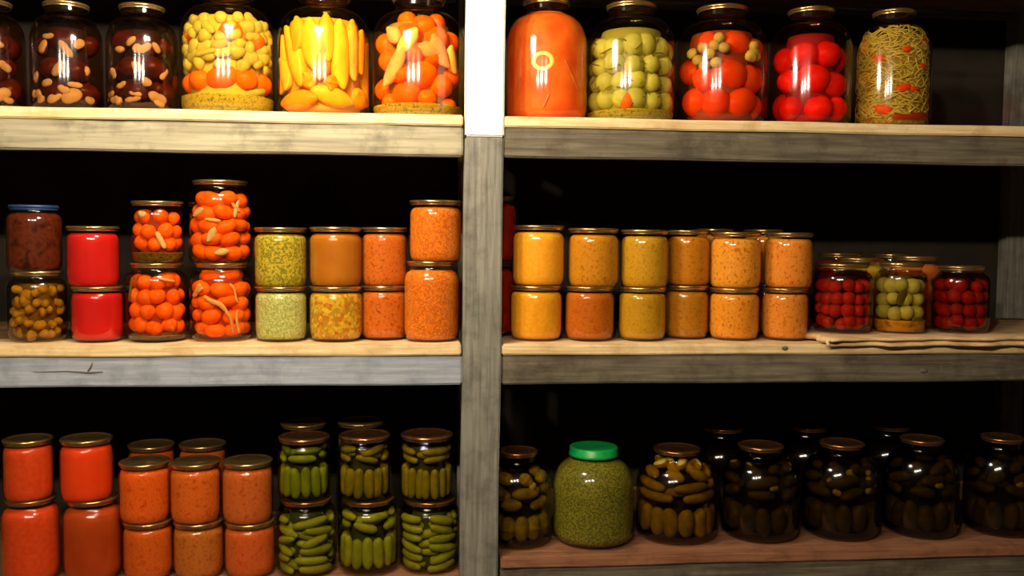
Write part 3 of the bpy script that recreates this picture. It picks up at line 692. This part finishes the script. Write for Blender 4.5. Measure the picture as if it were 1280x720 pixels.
def cukes_upright(j, mat, r, z0, z1, n=9, span=2.3, name='cucumber'):
    for k in range(n):
        a = -span + 2 * span * (k + random.uniform(-.15, .15)) / (n - 1); q = r * random.uniform(.85, 1.05)
        j.strip(name, mat, a, z0 + q + random.uniform(0, .003), a + random.uniform(-.08, .08), z1 - q - random.uniform(0, .006), q, n=7, taper=.7)
def cukes_lying(j, mat, r, rows, length=1.1, span=2.2, name='cucumber', tilt=.006):
    for i, (z, deep) in enumerate([(z, 0) for z in rows] + [(z + .55 * (rows[1] - z if i == 0 and len(rows) > 1 else r * 1.8), r * 1.1) for i, z in enumerate(rows[:-1])]):
        a = -span + random.uniform(0, .5)
        while a < span:
            L = length * random.uniform(.75, 1.15); q = r * random.uniform(.85, 1.05); rs = q
            dz = random.uniform(-tilt, tilt)
            j.strip(name, mat, a + q / j.R, z - dz, a + L - q / j.R, z + dz, rs, n=8, taper=.68, inset=deep + random.uniform(0, .004))
            a += L + .16
for n_, (up_key, low_key, mu, ml_) in enumerate([('G1u', 'G1', V_CUKE_B, V_CUKE_P), ('G2u', 'G2', V_CUKE_O, V_CUKE_P), ('G3u', 'G3', V_CUKE_O, V_CUKE_P)]):
    where = ['next to the orange relish', 'in the middle cucumber stack', 'beside the upright post'][n_]
    random.seed(40 + n_)
    j = Jar(low_key, 'litre', 'wide lower jar of pale green cucumbers ' + where, BL, lid='copper'); j.brine('#e4e0a8', '#3c4012', k=.6)
    if n_ == 1:
        cukes_upright(j, ml_, .0125, .004, .082, 11); cukes_lying(j, ml_, .0095, [.094, .112], 1.4)
    else: cukes_lying(j, ml_, .0095, [.013, .031, .049, .067, .085, .103], 1.55, tilt=.009)
    j = Jar(up_key, 'half', 'small upper jar of upright cucumbers ' + where, BL, lid='copper'); j.brine('#e4dca4', '#34340e', k=.6)
    cukes_upright(j, mu, .0125 if n_ < 2 else .0098, .004, .078, 10 if n_ < 2 else 13); cukes_lying(j, mu, .0078, [.087, .102], 1.5)
for key, kd, lab in [('E1', 'litre', 'lower back row cucumber jar behind the stack next to orange relish'), ('E1u', 'half', 'upper back row cucumber jar behind the stack next to orange relish'),
                     ('E2', 'litre', 'lower back row cucumber jar behind the middle cucumber stack'), ('E2u', 'half', 'upper back row cucumber jar behind the middle cucumber stack')]:
    random.seed(50); j = Jar(key, kd, lab, BL); j.brine('#c8c880', '#2c300e', k=.5); cukes_upright(j, V_CUKE_O, .013, .004, j.zn - .004, 9)

# ================================================================ bottom shelf, right bay
random.seed(61)
j = Jar('K1', 'three_low', 'large jar of whole cucumbers partly behind the upright post', BR, lid='copper'); j.brine('#ccc07c', '#241e0a', k=.5)
cukes_upright(j, V_CUKE_M, .019, .004, .075, 9); cukes_lying(j, V_CUKE_M, .0125, [.086, .108], 1.2); cukes_lying(j, V_CUKE_L, .013, [.134], .8)
j.put('garlic_clove', GARLIC[0], .45, .122, .009, (.012, .009, .011))
j = Jar('K2', 'three_low', 'large jar of chopped green herb relish with a green lid', BR, lid='green')
j.fill(food('herb_relish', '#6a6418', '#867a24', '#444412', '#766c1e', scale=230, bump=.5))
j.strands('herb_shreds', V_CUKE_O, 260, .01, .15, .0014, .016, span=2.2, depth=.0008, tilt=.8, label='chopped herb shreds')
j = Jar('K3', 'three_low', 'large jar of cucumbers, lying on top of upright ones, beside green-lidded jar', BR, lid='copper'); j.brine('#ccb878', '#221808', k=.5)
cukes_upright(j, V_CUKE_M, .018, .004, .082, 11); cukes_lying(j, V_CUKE_M, .0112, [.092, .113], 1.35, tilt=.003); cukes_lying(j, V_CUKE_L, .0115, [.136, .155], .75, tilt=.01)
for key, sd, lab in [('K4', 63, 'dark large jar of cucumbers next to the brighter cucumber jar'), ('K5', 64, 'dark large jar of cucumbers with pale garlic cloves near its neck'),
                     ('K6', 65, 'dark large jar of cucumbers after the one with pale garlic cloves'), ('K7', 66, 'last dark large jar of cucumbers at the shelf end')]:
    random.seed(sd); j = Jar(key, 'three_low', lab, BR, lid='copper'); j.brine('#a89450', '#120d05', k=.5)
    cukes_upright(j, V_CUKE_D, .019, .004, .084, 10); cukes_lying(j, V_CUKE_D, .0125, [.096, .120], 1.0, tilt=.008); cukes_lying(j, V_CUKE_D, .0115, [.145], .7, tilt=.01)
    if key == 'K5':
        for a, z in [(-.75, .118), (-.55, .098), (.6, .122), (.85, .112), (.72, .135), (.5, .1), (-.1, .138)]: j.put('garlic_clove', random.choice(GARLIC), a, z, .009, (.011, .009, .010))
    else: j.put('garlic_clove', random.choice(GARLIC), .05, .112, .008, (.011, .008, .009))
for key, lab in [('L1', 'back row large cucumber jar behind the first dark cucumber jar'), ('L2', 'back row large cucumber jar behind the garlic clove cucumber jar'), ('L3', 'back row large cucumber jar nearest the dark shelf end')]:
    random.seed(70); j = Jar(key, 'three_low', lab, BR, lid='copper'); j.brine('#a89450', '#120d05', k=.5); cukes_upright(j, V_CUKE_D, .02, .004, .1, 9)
